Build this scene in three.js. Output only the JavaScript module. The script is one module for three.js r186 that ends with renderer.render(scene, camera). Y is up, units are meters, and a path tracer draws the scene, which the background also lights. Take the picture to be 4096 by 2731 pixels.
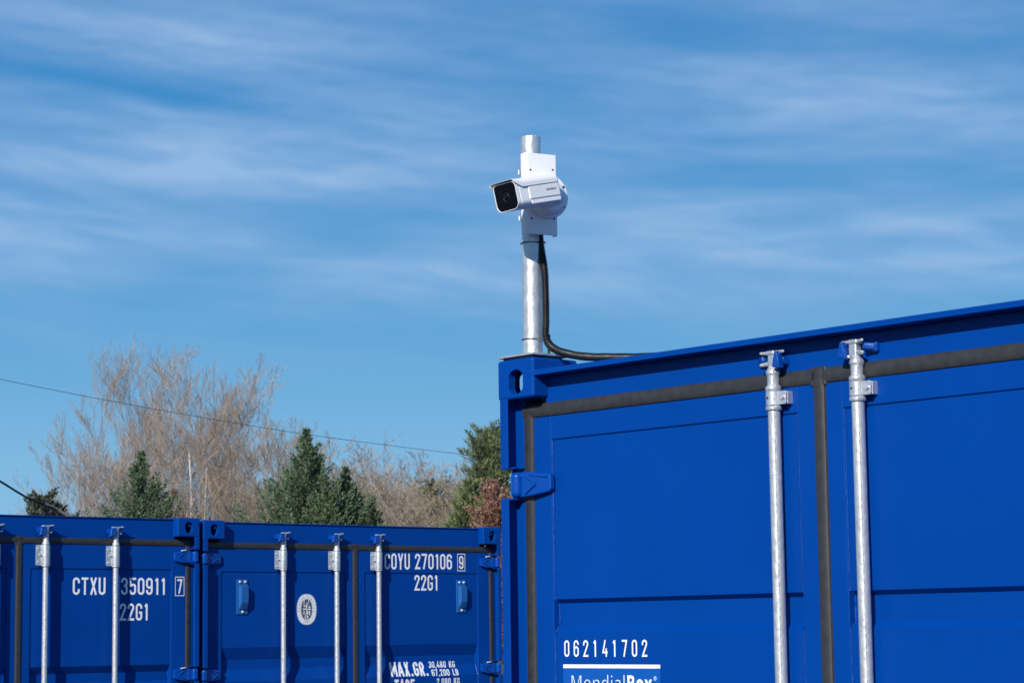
import * as THREE from 'three';
import { RoundedBoxGeometry } from 'three/addons/geometries/RoundedBoxGeometry.js';
import { mergeGeometries } from 'three/addons/utils/BufferGeometryUtils.js';
import { ImprovedNoise } from 'three/addons/math/ImprovedNoise.js';
import { Brush, Evaluator, SUBTRACTION } from 'three-bvh-csg';

// ---------------------------------------------------------------- camera, sky, sun, exposure
const scene = new THREE.Scene();
const EYE = 1.794, PITCH = 0.1261, ROLL = 0.0133, FOCAL = 9149.2;         // FOCAL in pixels of a 4096 wide picture
const camera = new THREE.PerspectiveCamera(THREE.MathUtils.radToDeg(2 * Math.atan(1365.5 / FOCAL)), 4096 / 2731, 0.1, 1500);
camera.position.set(0, EYE, 0);
camera.rotation.set(PITCH, 0, -ROLL, 'YXZ');
camera.focus = 8.6; camera.userData.fStop = 18;

const noise = new ImprovedNoise();
const fbm = (x, y, z, oct = 4) => { let a = 0, s = 0.5; for (let i = 0; i < oct; i++) { a += s * noise.noise(x, y, z + i * 7.3); x *= 2.03; y *= 2.03; s *= 0.5; } return a; };
const smooth = (a, b, v) => { const t = Math.min(1, Math.max(0, (v - a) / (b - a))); return t * t * (3 - 2 * t); };
const mix = (a, b, t) => a + (b - a) * t;

// cirrus banks: azimuth and elevation of the middle (degrees), half length, half width, tilt (rise to the right), strength
const BANKS = [
  [-8.6, 14.5, 5.2, 0.75, -0.18, 0.50], [-9.5, 12.75, 5.0, 0.6, -0.14, 0.52], [-6.1, 11.5, 3.0, 0.34, -0.03, 0.50], [-9.8, 11.7, 3.2, 0.40, -0.04, 0.30],
  [-3.2, 13.4, 1.9, 0.24, -0.15, 0.40], [-0.8, 12.2, 3.6, 0.90, -0.06, 0.46], [5.7, 13.1, 6.0, 0.80, -0.03, 0.34], [11.0, 12.5, 4.2, 0.60, -0.04, 0.30],
  [-10.0, 10.2, 3.8, 0.42, -0.08, 0.60], [-12.3, 9.7, 3.2, 0.60, -0.02, 0.50], [-11.7, 8.8, 3.0, 0.30, 0.0, 0.26], [6.3, 10.1, 5.0, 0.50, -0.11, 0.55],
  [10.0, 9.7, 4.6, 0.60, -0.05, 0.50], [3.5, 9.2, 5.0, 0.80, 0.0, 0.40], [-4.1, 8.65, 2.6, 0.28, 0.06, 0.52], [-1.4, 9.0, 3.0, 0.40, 0.05, 0.40],
  [-1.9, 7.9, 4.0, 0.30, 0.0, 0.20], [9.0, 8.8, 6.0, 0.50, -0.02, 0.35], [-17, 11.5, 4.0, 0.7, -0.1, 0.4], [17, 11.0, 5.0, 0.7, -0.08, 0.4],
];
function makeSky() {
  const W = 2048, H = 2048, data = new Float32Array(W * H * 4), R2D = 180 / Math.PI;
  const stops = [[-90, .19, .20, .20], [-6, .21, .26, .31], [-0.6, .32, .55, .74], [1.5, .28, .54, .765], [4.5, .205, .472, .745], [8, .1, .354, .668], [12, .046, .272, .605], [16, .030, .222, .55], [30, .018, .145, .41], [60, .012, .09, .29], [90, .010, .075, .25]];
  for (let j = 0; j < H; j++) {
    const el = ((j + 0.5) / H - 0.5) * 180;
    let k = 0; while (k < stops.length - 2 && stops[k + 1][0] < el) k++;
    const A = stops[k], B = stops[k + 1], t = Math.min(1, Math.max(0, (el - A[0]) / (B[0] - A[0])));
    const base = [1, 2, 3].map((c) => mix(A[c], B[c], t));
    for (let i = 0; i < W; i++) {
      const a = ((i + 0.5) / W - 0.5) * 2 * Math.PI, dx = Math.cos(a), dz = Math.sin(a);
      const az = Math.atan2(dx, -dz) * R2D;
      let cl = 0;
      if (el > 1 && el < 75) {
        const X = dx * 57.3, Z = dz * 57.3;                               // closed circle, so the noise has no seam
        const warp = 0.55 * noise.noise(X * 0.09, el * 0.12, Z * 0.09);
        const ele = el + warp + 0.09 * az * Math.cos(az / 57.3);
        const f1 = fbm(X * 0.085, ele * 0.5, Z * 0.085, 4);                 // broad veils
        const tw = 0.35 * noise.noise(X * 0.3 + 5, el * 0.7, Z * 0.3), f2 = fbm(X * 0.30, (ele + tw) * 2.2, Z * 0.30 + 9, 5);              // strands
        const f3 = fbm(X * 1.0, (ele + tw) * 6.0, Z * 1.0 + 4, 3);                // fine fibres
        const veil = (0.11 + 0.36 * smooth(-0.3, 0.4, f1)) * smooth(5.6, 9.8, el) * (1 - smooth(35, 75, el));
        let bank = 0;
        if (Math.abs(az) < 28 && el < 22) for (const [a0, e0, l, w, tilt, s] of BANKS) {
          const u = (az - a0) / l, v = (el + warp * .4 - e0 - tilt * (az - a0)) / (w * 1.25);
          const q = u * u + v * v; if (q < 9) bank += s * Math.exp(-q * 0.9);
        }
        bank = 1 - Math.exp(-bank * 1.35);
        bank *= 0.38 + 0.62 * smooth(-0.36, 0.4, f1 * 0.35 + f2 * 0.8 + 0.03);
        const gap = (Math.abs(az) < 28) ? Math.exp(-((el - (13.55 - 0.15 * (az + 10))) ** 2) / 0.05) * Math.exp(-(((az + 9.5) / 4.5) ** 2)) : 0;
        cl = Math.min(0.9, (veil * 1.05 + bank * 0.68) * (1 + 0.4 * f2 + 0.4 * f3)) * (1 - 0.85 * gap);
        cl = Math.max(0, cl);
      }
      const o = (j * W + i) * 4, c = cl * 0.82;
      data[o] = mix(base[0], .385, c); data[o + 1] = mix(base[1], .56, c); data[o + 2] = mix(base[2], .83, c); data[o + 3] = 1;
    }
  }
  const t = new THREE.DataTexture(data, W, H, THREE.RGBAFormat, THREE.FloatType);
  t.mapping = THREE.EquirectangularReflectionMapping; t.magFilter = THREE.LinearFilter; t.needsUpdate = true;
  return t;
}
const sky = makeSky();
scene.background = sky; scene.environment = sky;

const SUN = new THREE.Vector3(-0.344, 0.460, 0.818).normalize();
const sun = new THREE.DirectionalLight(0xfff9f2, 5.0);
sun.position.copy(SUN).multiplyScalar(60).add(new THREE.Vector3(0, 2, -10)); sun.target.position.set(0, 2, -10);
sun.castShadow = true; sun.shadow.mapSize.set(4096, 4096);
Object.assign(sun.shadow.camera, { left: -25, right: 25, top: 25, bottom: -25, near: 1, far: 220 });
scene.add(sun, sun.target);

const renderer = new THREE.WebGLRenderer({ antialias: true });
renderer.setSize(1024, 682);
renderer.toneMapping = THREE.LinearToneMapping;
renderer.toneMappingExposure = 1.0;
renderer.shadowMap.enabled = true;

// ---------------------------------------------------------------- helpers
function mulberry(a) { return () => { a |= 0; a = a + 0x6D2B79F5 | 0; let t = Math.imul(a ^ a >>> 15, 1 | a); t = t + Math.imul(t ^ t >>> 7, 61 | t) ^ t; return ((t ^ t >>> 14) >>> 0) / 4294967296; }; }
const V = (x, y, z) => new THREE.Vector3(x, y, z);
const lin = (r, g, b) => new THREE.Color().setRGB(r, g, b);
// a point on the line of sight through a place of the photograph (2352 wide view of it), at a distance in front of the eye
function sight(ox, oy, dist) {
  const k = 4096 / 2352, u0 = ox * k - 2048, v0 = oy * k - 1365.5, c = Math.cos(ROLL), s = Math.sin(ROLL);
  const u = u0 * c - v0 * s, v = u0 * s + v0 * c, cp = Math.cos(PITCH), sp = Math.sin(PITCH);
  const y = -v * cp + FOCAL * sp, z = FOCAL * cp + v * sp;
  return V(u / z * dist, EYE + y / z * dist, -dist);
}
function clean(g) {
  g = g.index ? g.toNonIndexed() : g;
  for (const n of Object.keys(g.attributes)) if (!['position', 'normal', 'uv'].includes(n)) g.deleteAttribute(n);
  if (!g.attributes.normal) g.computeVertexNormals();
  const p = g.attributes.position, nn = g.attributes.normal, uv = new Float32Array(p.count * 2);
  for (let i = 0; i < p.count; i++) {                                      // texture coordinates in metres, by the side that a face looks to
    const ax = Math.abs(nn.getX(i)), ay = Math.abs(nn.getY(i)), az = Math.abs(nn.getZ(i));
    const x = p.getX(i), y = p.getY(i), z = p.getZ(i);
    if (az >= ax && az >= ay) { uv[2 * i] = x; uv[2 * i + 1] = y; } else if (ax >= ay) { uv[2 * i] = z; uv[2 * i + 1] = y; } else { uv[2 * i] = x; uv[2 * i + 1] = z; }
  }
  g.setAttribute('uv', new THREE.BufferAttribute(uv, 2));
  return g;
}
function obj(name, geos, material, parent, label) {
  const list = (Array.isArray(geos) ? geos : [geos]).map(clean);
  const m = new THREE.Mesh(list.length > 1 ? mergeGeometries(list) : list[0], material);
  m.name = name; m.castShadow = m.receiveShadow = true; if (label) m.userData.label = label;
  parent.add(m); return m;
}
function thing(name, label, category, group) {
  const g = new THREE.Group(); g.name = name; g.userData = { label, category }; if (group) g.userData.group = group;
  scene.add(g); return g;
}
function structure(o) { o.userData = { kind: 'structure' }; return o; }
const CT = 2.591;                                                          // height of a container
// a bevelled bar in a container's door-end coordinates: s to the right, h down from the top, p outwards
function bar(s0, s1, h0, h1, p0, p1, r = 0.003) {
  const w = s1 - s0, h = h1 - h0, d = p1 - p0;
  const g = new RoundedBoxGeometry(w, h, d, 2, Math.min(r, w * .45, h * .45, d * .45));
  g.translate((s0 + s1) / 2, CT - (h0 + h1) / 2, (p0 + p1) / 2); return g;
}
const cyl = (r0, r1, h0, h1, s, p, seg = 24) => new THREE.CylinderGeometry(r0, r1, h1 - h0, seg).translate(s, CT - (h0 + h1) / 2, p);
function rod(a, b, r0, r1, seg = 12) {
  const d = b.clone().sub(a), L = d.length(), g = new THREE.CylinderGeometry(r1, r0, L, seg);
  g.applyQuaternion(new THREE.Quaternion().setFromUnitVectors(V(0, 1, 0), d.normalize())); g.translate((a.x + b.x) / 2, (a.y + b.y) / 2, (a.z + b.z) / 2); return g;
}
function horn(a, b, r0, r1) { return [rod(a, b, r0, r1, 12), new THREE.SphereGeometry(r1, 12, 8).translate(b.x, b.y, b.z), new THREE.SphereGeometry(r0, 12, 8).translate(a.x, a.y, a.z)]; }
function lathe(pts, s, p) { return new THREE.LatheGeometry(pts.map(([r, h]) => new THREE.Vector2(r, CT - h)).reverse(), 28).translate(s, 0, p); }
function prism(points, depth, bevel = 0.002, seg = 2) {                    // outline in x, y; thickness along z from 0
  const sh = new THREE.Shape(points.map(([x, y]) => new THREE.Vector2(x, y)));
  return new THREE.ExtrudeGeometry(sh, { depth: depth - 2 * bevel, bevelEnabled: bevel > 0, bevelSize: bevel, bevelThickness: bevel, bevelOffset: -bevel, bevelSegments: seg, curveSegments: 10 }).translate(0, 0, bevel);
}
function extrudeAlong(points, s0, s1) {                                    // profile points (p, h) run along s
  const n = points.length, pos = [];
  for (let i = 0; i < n - 1; i++) {
    const [pa, ha] = points[i], [pb, hb] = points[i + 1], A = [s0, CT - ha, pa], B = [s1, CT - ha, pa], C = [s1, CT - hb, pb], D = [s0, CT - hb, pb];
    pos.push(...A, ...D, ...C, ...A, ...C, ...B);
  }
  const g = new THREE.BufferGeometry(); g.setAttribute('position', new THREE.Float32BufferAttribute(pos, 3)); g.computeVertexNormals(); return g;
}
function tube(path, radius, sides = 12, ripple) {                          // path: array of points; ripple(metres along) multiplies the radius
  const pos = [], idx = []; let len = 0, prevN = null;
  for (let i = 0; i < path.length; i++) {
    const t = path[Math.min(i + 1, path.length - 1)].clone().sub(path[Math.max(i - 1, 0)]).normalize();
    if (i) len += path[i].distanceTo(path[i - 1]);
    let n = prevN ? prevN.clone().sub(t.clone().multiplyScalar(prevN.dot(t))) : (Math.abs(t.y) < .9 ? V(0, 1, 0) : V(1, 0, 0)).cross(t);
    n.normalize(); prevN = n; const b = t.clone().cross(n), r = radius * (ripple ? ripple(len) : 1);
    for (let k = 0; k < sides; k++) { const a = k / sides * 2 * Math.PI; const q = path[i].clone().addScaledVector(n, Math.cos(a) * r).addScaledVector(b, Math.sin(a) * r); pos.push(q.x, q.y, q.z); }
    if (i) for (let k = 0; k < sides; k++) { const a = (i - 1) * sides + k, c = (i - 1) * sides + (k + 1) % sides; idx.push(a, c, a + sides, c, c + sides, a + sides); }
  }
  const g = new THREE.BufferGeometry(); g.setAttribute('position', new THREE.Float32BufferAttribute(pos, 3)); g.setIndex(idx); g.computeVertexNormals(); return g;
}
const curve = (pts, n) => new THREE.CatmullRomCurve3(pts, false, 'centripetal').getSpacedPoints(n);

// ---------------------------------------------------------------- materials
function noiseTex(size, metres, fn, srgb) {                                 // fn(u, v) with u, v in 0..1, tiling is left to the noise's own period
  const d = new Uint8Array(size * size * 4);
  for (let j = 0; j < size; j++) for (let i = 0; i < size; i++) { const c = fn(i / size, j / size), o = (j * size + i) * 4; for (let k = 0; k < 3; k++) d[o + k] = Math.max(0, Math.min(255, (Array.isArray(c) ? c[k] : c) * 255)); d[o + 3] = 255; }
  const t = new THREE.DataTexture(d, size, size); t.wrapS = t.wrapT = THREE.MirroredRepeatWrapping; t.magFilter = THREE.LinearFilter; t.minFilter = THREE.LinearMipmapLinearFilter; t.generateMipmaps = true;
  t.repeat.set(1 / metres, 1 / metres); if (srgb) t.colorSpace = THREE.SRGBColorSpace; t.needsUpdate = true; return t;
}
const rs = mulberry(11);
const specks = Array.from({ length: 90 }, () => [rs(), rs(), 0.0006 + rs() * 0.0014, 0.3 + rs() * .7, (rs() - .5) * 2]);
const speck = (u, v) => { let m = 0; for (const [a, b, r, s, k] of specks) { const dx = u - a, dy = (v - b) - k * dx, q = (dx * dx + dy * dy) / (r * r); if (q < 6) m = Math.max(m, s * Math.exp(-q)); } return m; };
const paintBump = noiseTex(512, 0.9, (u, v) => 0.5 + 0.5 * fbm(u * 7, v * 7, 1, 3) + 0.12 * noise.noise(u * 120, v * 120, 3));
const paintRough = noiseTex(512, 1.3, (u, v) => 0.62 + 0.35 * fbm(u * 5, v * 9, 4, 5) + 0.5 * speck(u, v));
const paintTint = noiseTex(1024, 1.7, (u, v) => { const d = 0.93 + 0.11 * fbm(u * 6, v * 4, 8, 5) , k = speck(u, v) * .5; return [d * (1 - k) + k, d, d]; });
const M = {};
M.paint = new THREE.MeshPhysicalMaterial({ color: lin(0.0, 0.050, 0.295), roughness: 0.6, specularIntensity: 0.2, roughnessMap: paintRough, bumpMap: paintBump, bumpScale: 0.0011, map: paintTint });
M.paintGloss = new THREE.MeshPhysicalMaterial({ color: lin(0.0, 0.054, 0.32), roughness: 0.3, specularIntensity: 0.5, bumpMap: noiseTex(256, 0.2, (u, v) => 0.5 + 0.5 * fbm(u * 9, v * 9, 5, 4)), bumpScale: 0.0012, clearcoat: 0.25, clearcoatRoughness: 0.14 });
M.vent = new THREE.MeshPhysicalMaterial({ color: lin(0.008, 0.10, 0.33), roughness: 0.5 });
const galvTint = noiseTex(512, 0.24, (u, v) => { const c = 0.82 + 0.16 * fbm(u * 14, v * 5, 2, 5) + 0.07 * noise.noise(u * 60, v * 40, 1); return [c * .98, c, c * 1.02]; });
const galvRough = noiseTex(512, 0.21, (u, v) => 0.62 + 0.5 * fbm(u * 18, v * 9, 6, 4));
const galvBump = noiseTex(512, 0.16, (u, v) => 0.5 + 0.7 * fbm(u * 10, v * 7, 3, 4));
M.galv = new THREE.MeshStandardMaterial({ color: lin(0.72, 0.74, 0.76), metalness: 0.68, roughness: 0.72, roughnessMap: galvRough, map: galvTint, bumpMap: galvBump, bumpScale: 0.0011 });
M.galvRod = new THREE.MeshStandardMaterial({ color: lin(0.74, 0.755, 0.77), metalness: 0.62, roughness: 0.74, roughnessMap: galvRough, map: galvTint, bumpMap: galvBump, bumpScale: 0.0012 });
M.darkHole = new THREE.MeshStandardMaterial({ color: lin(0.012, 0.012, 0.014), roughness: 0.8 });
const dustTex = noiseTex(512, 0.5, (u, v) => { const c = 0.72 + 0.45 * fbm(u * 16, v * 16, 3, 5) + 0.9 * speck(u, v); return [c, c, c * 1.0]; });
M.rubber = new THREE.MeshStandardMaterial({ color: lin(0.038, 0.039, 0.045), roughness: 0.52, map: dustTex });
M.white = new THREE.MeshPhysicalMaterial({ color: lin(0.80, 0.81, 0.82), roughness: 0.42, clearcoat: 0.2, clearcoatRoughness: 0.3 });
M.whiteSteel = new THREE.MeshPhysicalMaterial({ color: lin(0.80, 0.81, 0.83), roughness: 0.5, bumpMap: paintBump, bumpScale: 0.0004 });
M.blackGlass = new THREE.MeshPhysicalMaterial({ color: lin(0.002, 0.003, 0.006), roughness: 0.08, specularIntensity: 0.8 });
M.blackPlastic = new THREE.MeshStandardMaterial({ color: lin(0.012, 0.013, 0.016), roughness: 0.38 });
M.conduit = new THREE.MeshStandardMaterial({ color: lin(0.010, 0.010, 0.012), roughness: 0.4 });
M.steel = new THREE.MeshStandardMaterial({ color: lin(0.66, 0.67, 0.68), metalness: 0.6, roughness: 0.45 });
M.pale = new THREE.MeshStandardMaterial({ color: lin(0.55, 0.56, 0.55), roughness: 0.6 });
const groundTex = noiseTex(1024, 6, (u, v) => { const c = 0.27 + 0.12 * fbm(u * 40, v * 40, 2, 5) + 0.1 * noise.noise(u * 300, v * 300, 0); return [c * 1.01, c, c * .98]; }, true);
M.ground = new THREE.MeshStandardMaterial({ color: 0xffffff, map: groundTex, roughness: 0.95 });

// ---------------------------------------------------------------- ground
{
  const g = new THREE.PlaneGeometry(900, 900, 300, 300).rotateX(-Math.PI / 2), p = g.attributes.position;
  for (let i = 0; i < p.count; i++) {                                       // finer near the yard, nearly level, dropping a hand's breadth to the back row
    let x = p.getX(i), z = p.getZ(i); x = Math.sign(x) * Math.abs(x / 450) ** 2.2 * 450; z = Math.sign(z) * Math.abs(z / 450) ** 2.2 * 450;
    p.setXYZ(i, x, -0.1 * smooth(9.6, 11.2, -z - 0.25 * x) + 0.02 * fbm(x * .05, z * .05, 3, 2) * smooth(20, 40, Math.hypot(x, z)) - 0.004, z);
  }
  g.computeVertexNormals();
  const uv = g.attributes.uv; for (let i = 0; i < p.count; i++) uv.setXY(i, p.getX(i), p.getZ(i));
  const m = new THREE.Mesh(g, M.ground); m.name = 'ground'; m.receiveShadow = m.castShadow = true; scene.add(structure(m));
}

// ---------------------------------------------------------------- stencilled lettering
// narrow stroke letters: each glyph draws itself into a box w by 1 with strokes as wide as t
function glyph(c, ch, w, t) {
  const a = t / 2, x0 = a, x1 = w - a, y0 = a, y1 = 1 - a, m = w / 2, r = (x1 - x0) / 2;
  const P = (...q) => { c.beginPath(); q.forEach(([x, y], i) => (i ? c.lineTo(x, y) : c.moveTo(x, y))); c.stroke(); };
  const top = (from = .34) => { c.moveTo(x0, from); c.lineTo(x0, y0 + r); c.arc(m, y0 + r, r, Math.PI, 0); };
  c.beginPath();
  switch (ch) {
    case '0': case 'O': top(); c.lineTo(x1, y1 - r); c.arc(m, y1 - r, r, 0, Math.PI); c.closePath(); c.stroke(); break;
    case 'C': c.moveTo(x1, .33); c.lineTo(x1, y0 + r); c.arc(m, y0 + r, r, 0, Math.PI, true); c.lineTo(x0, y1 - r); c.arc(m, y1 - r, r, Math.PI, 0, true); c.lineTo(x1, .67); c.stroke(); break;
    case 'G': c.moveTo(x1, .31); c.lineTo(x1, y0 + r); c.arc(m, y0 + r, r, 0, Math.PI, true); c.lineTo(x0, y1 - r); c.arc(m, y1 - r, r, Math.PI, 0, true); c.lineTo(x1, .54); c.lineTo(m, .54); c.stroke(); break;
    case 'U': c.moveTo(x0, 0); c.lineTo(x0, y1 - r); c.arc(m, y1 - r, r, Math.PI, 0, true); c.lineTo(x1, 0); c.stroke(); break;
    case 'T': P([0, y0], [w, y0]); P([m, y0], [m, 1]); break;
    case 'X': P([x0, 0], [x1, 1]); P([x1, 0], [x0, 1]); break;
    case 'Y': P([x0, 0], [m, .55], [m, 1]); P([x1, 0], [m, .55]); break;
    case 'M': P([x0, 1], [x0, 0], [m, .62], [x1, 0], [x1, 1]); break;
    case 'A': P([x0 - a * .4, 1], [m, 0], [x1 + a * .4, 1]); P([x0 + .06, .7], [x1 - .06, .7]); break;
    case 'K': P([x0, 0], [x0, 1]); P([x1, 0], [x0 + .02, .58]); P([m * .9, .42], [x1, 1]); break;
    case 'L': P([x0, 0], [x0, y1], [w, y1]); break;
    case 'E': P([w, y0], [x0, y0], [x0, y1], [w, y1]); P([x0, .49], [x1, .49]); break;
    case 'R': P([x0, 1], [x0, y0]); c.beginPath(); c.moveTo(x0, y0); c.lineTo(x1 - r, y0); c.arc(x1 - .24, y0 + .24, .24, -Math.PI / 2, Math.PI / 2); c.lineTo(x0, y0 + .48); c.stroke(); P([m, y0 + .48], [x1, 1]); break;
    case 'B': P([x0, 1], [x0, 0]); c.beginPath(); c.moveTo(x0, y0); c.lineTo(x1 - .23, y0); c.arc(x1 - .22, y0 + .21, .21, -Math.PI / 2, Math.PI / 2); c.lineTo(x0, y0 + .42); c.lineTo(x1 - .23, y0 + .42); c.arc(x1 - .22, (y0 + .42 + y1) / 2, (y1 - y0 - .42) / 2, -Math.PI / 2, Math.PI / 2); c.lineTo(x0, y1); c.stroke(); break;
    case '1': P([m * .55, .2], [m * 1.25, a * .6], [m * 1.25, 1]); break;
    case '2': c.moveTo(x0, .32); c.lineTo(x0, y0 + r); c.arc(m, y0 + r, r, Math.PI, 0.45); c.lineTo(x0 + .01, y1); c.lineTo(w, y1); c.stroke(); break;
    case '3': c.moveTo(x0, .27); c.lineTo(x0, y0 + r); c.arc(m, y0 + r, r, Math.PI, 0); c.quadraticCurveTo(x1, .48, m, .48); c.stroke(); c.beginPath(); c.moveTo(m * .9, .48); c.quadraticCurveTo(x1, .48, x1, .62); c.lineTo(x1, y1 - r); c.arc(m, y1 - r, r, 0, Math.PI); c.lineTo(x0, .73); c.stroke(); break;
    case '4': P([m * 1.1, 0], [x0, .74], [w, .74]); P([x1 - .06, .5], [x1 - .06, 1]); break;
    case '5': P([w, y0], [x0, y0], [x0, .5]); c.beginPath(); c.moveTo(x0, .5); c.quadraticCurveTo(m * .9, .36, x1 - .03, .44); c.quadraticCurveTo(x1, .48, x1, .6); c.lineTo(x1, y1 - r); c.arc(m, y1 - r, r, 0, Math.PI); c.lineTo(x0, .73); c.stroke(); break;
    case '6': c.moveTo(x1, .28); c.lineTo(x1, y0 + r); c.arc(m, y0 + r, r, 0, Math.PI, true); c.lineTo(x0, y1 - r); c.arc(m, y1 - r, r, Math.PI, 0, true); c.lineTo(x1, .42 + r); c.arc(m, .42 + r, r, 0, Math.PI, true); c.stroke(); break;
    case '9': c.moveTo(x0, .72); c.lineTo(x0, y1 - r); c.arc(m, y1 - r, r, Math.PI, 0, true); c.lineTo(x1, y0 + r); c.arc(m, y0 + r, r, 0, Math.PI, true); c.lineTo(x0, .58 - r); c.arc(m, .58 - r, r, Math.PI, 0, true); c.stroke(); break;
    case '7': P([0, y0], [x1, y0], [m * .72, 1]); break;
    case '8': c.ellipse(m, .27, r * .92, .27 - a, 0, 0, 7); c.stroke(); c.beginPath(); c.ellipse(m, .74, r, .26 - a, 0, 0, 7); c.stroke(); break;
    case '.': c.fillRect(m - a, 1 - t, t, t); break;
    case ',': c.fillRect(m - a, 1 - t, t, t * 1.7); break;
  }
}
const wide = { 1: .34, '.': .2, ',': .2, M: .62, ' ': .36, L: .4, E: .42, T: .46, A: .5, I: .2 };
function lettering(text, { t = .13, gap = .11, box = false, thin = 1 } = {}) {  // returns the canvas and its width to height
  const ws = [...text].map((ch) => (wide[ch] ?? .46) * thin), pad = .12, W = ws.reduce((s, w) => s + w + gap, -gap) + 2 * pad + (box ? .14 : 0), H = 1 + 2 * pad + (box ? .1 : 0), k = 220;
  const cv = document.createElement('canvas'); cv.width = Math.ceil(W * k); cv.height = Math.ceil(H * k);
  const c = cv.getContext('2d'); c.scale(k, k); c.strokeStyle = c.fillStyle = '#ffffff'; c.lineWidth = t; c.lineJoin = 'miter'; c.miterLimit = 3;
  let x = pad + (box ? .07 : 0); const y = pad + (box ? .05 : 0);
  [...text].forEach((ch, i) => { c.save(); c.translate(x, y); glyph(c, ch, ws[i], t); c.restore(); x += ws[i] + gap; });
  if (box) { c.lineWidth = .05; c.strokeRect(.03, .03, W - .06, H - .06); }
  return { cv, inner: { x0: box ? .0 : pad / W, x1: box ? 1 : 1 - pad / W, y0: box ? 0 : pad / H, y1: box ? 1 : 1 - pad / H } };
}
function printMaterial(cv, extra = {}) {
  const t = new THREE.CanvasTexture(cv); t.colorSpace = THREE.SRGBColorSpace; t.anisotropy = 8;
  return new THREE.MeshStandardMaterial({ map: t, color: lin(.84, .85, .87), roughness: 0.5, transparent: true, ...extra });
}
// a film laid on a door: it follows the folds of the panel, 1.5 mm in front of it
function film(name, cv, inner, s0, s1, h0, h1, depthAt, parent, extra) {
  const fw = (s1 - s0) / (inner.x1 - inner.x0), fh = (h1 - h0) / (inner.y1 - inner.y0), a = s0 - inner.x0 * fw, b = h0 - inner.y0 * fh;
  const n = 24, g = new THREE.PlaneGeometry(1, 1, 1, n), p = g.attributes.position;
  for (let i = 0; i < p.count; i++) { const h = b + (0.5 - p.getY(i)) * fh; p.setXYZ(i, a + (p.getX(i) + 0.5) * fw, CT - h, depthAt(h) + 0.0015); }
  g.computeVertexNormals();
  const m = new THREE.Mesh(g, printMaterial(cv, extra)); m.name = name; m.castShadow = false; m.receiveShadow = true; parent.add(m); return m;
}
const put = (name, text, s0, s1, h0, h1, depthAt, parent, opt) => { const { cv, inner } = lettering(text, opt); return film(name, cv, inner, s0, s1, h0, h1, depthAt, parent); };

// ---------------------------------------------------------------- shipping containers
const makeCasting = (open) => {                                                  // hollow cast block with an oval hole in each outer face; right-hand one mirrored
  const ev = new Evaluator(); ev.attributes = ['position', 'normal']; ev.useGroups = false;
  const brush = (g) => { if (g.index) g = g.toNonIndexed(); for (const n of Object.keys(g.attributes)) if (n !== 'position' && n !== 'normal') g.deleteAttribute(n); const b = new Brush(g); b.updateMatrixWorld(); return b; };
  const slot = (w, h, d) => { const s = new THREE.Shape(), r = w / 2, k = h / 2 - r * .72; s.moveTo(-r, -k); s.lineTo(-r, k); s.absellipse(0, k, r, r * .72, Math.PI, 0, true); s.lineTo(r, -k); s.absellipse(0, -k, r, r * .72, 0, -Math.PI, true); return new THREE.ExtrudeGeometry(s, { depth: d, bevelEnabled: false, curveSegments: 16 }).translate(0, 0, -d / 2); };
  const shield = (w, h, d) => { const s = new THREE.Shape(), r = w / 2, t = h / 2; s.moveTo(-r, t - .018); s.quadraticCurveTo(-r * .7, t, 0, t); s.quadraticCurveTo(r * .7, t, r, t - .018); s.lineTo(r, -t + .034); s.quadraticCurveTo(r * .8, -t + .012, 0, -t); s.quadraticCurveTo(-r * .8, -t + .012, -r, -t + .034); return new THREE.ExtrudeGeometry(s, { depth: d, bevelEnabled: false, curveSegments: 10 }).translate(0, 0, -d / 2); };
  let b = brush(new RoundedBoxGeometry(.162, .118, .178, 4, .009).translate(.081, -.059, -.089));
  b = ev.evaluate(b, brush(new THREE.BoxGeometry(.112, .084, .128).translate(.081, -.064, -.089)), SUBTRACTION);
  b = ev.evaluate(b, brush(open ? slot(.063, .074, .08).translate(.084, -.068, -.01) : shield(.056, .078, .08).translate(.081, -.064, -.01)), SUBTRACTION);
  if (open) b = ev.evaluate(b, brush(slot(.066, .068, .08).rotateY(Math.PI / 2).translate(.01, -.063, -.1)), SUBTRACTION);
  b = ev.evaluate(b, brush(slot(.06, .116, .08).rotateX(Math.PI / 2).translate(.081, -.01, -.089)), SUBTRACTION);
  return b.geometry;
};
const castingOpen = makeCasting(true), castingClosed = makeCasting(false);
function mirrored(g, axis, at) {                                            // mirror image of a geometry, faces turned back
  g = g.index ? g.toNonIndexed() : g.clone(); const k = [1, 1, 1]; k[axis] = -1; g.scale(...k);
  const t = [0, 0, 0]; t[axis] = 2 * at; g.translate(...t);
  for (const n of Object.keys(g.attributes)) { const a = g.attributes[n], z = a.itemSize; for (let i = 0; i < a.count; i += 3) for (let c = 0; c < z; c++) { const q = a.array[(i + 1) * z + c]; a.array[(i + 1) * z + c] = a.array[(i + 2) * z + c]; a.array[(i + 2) * z + c] = q; } }
  return g;
}
function turned(g) {                                                        // the same faces, seen from their other side
  const a = g.attributes.position; for (let i = 0; i < a.count; i += 3) for (let c = 0; c < 3; c++) { const q = a.array[(i + 1) * 3 + c]; a.array[(i + 1) * 3 + c] = a.array[(i + 2) * 3 + c]; a.array[(i + 2) * 3 + c] = q; }
  g.computeVertexNormals(); return g;
}
const Wd = 2.438, Ln = 6.058, MID = Wd / 2;
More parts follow.
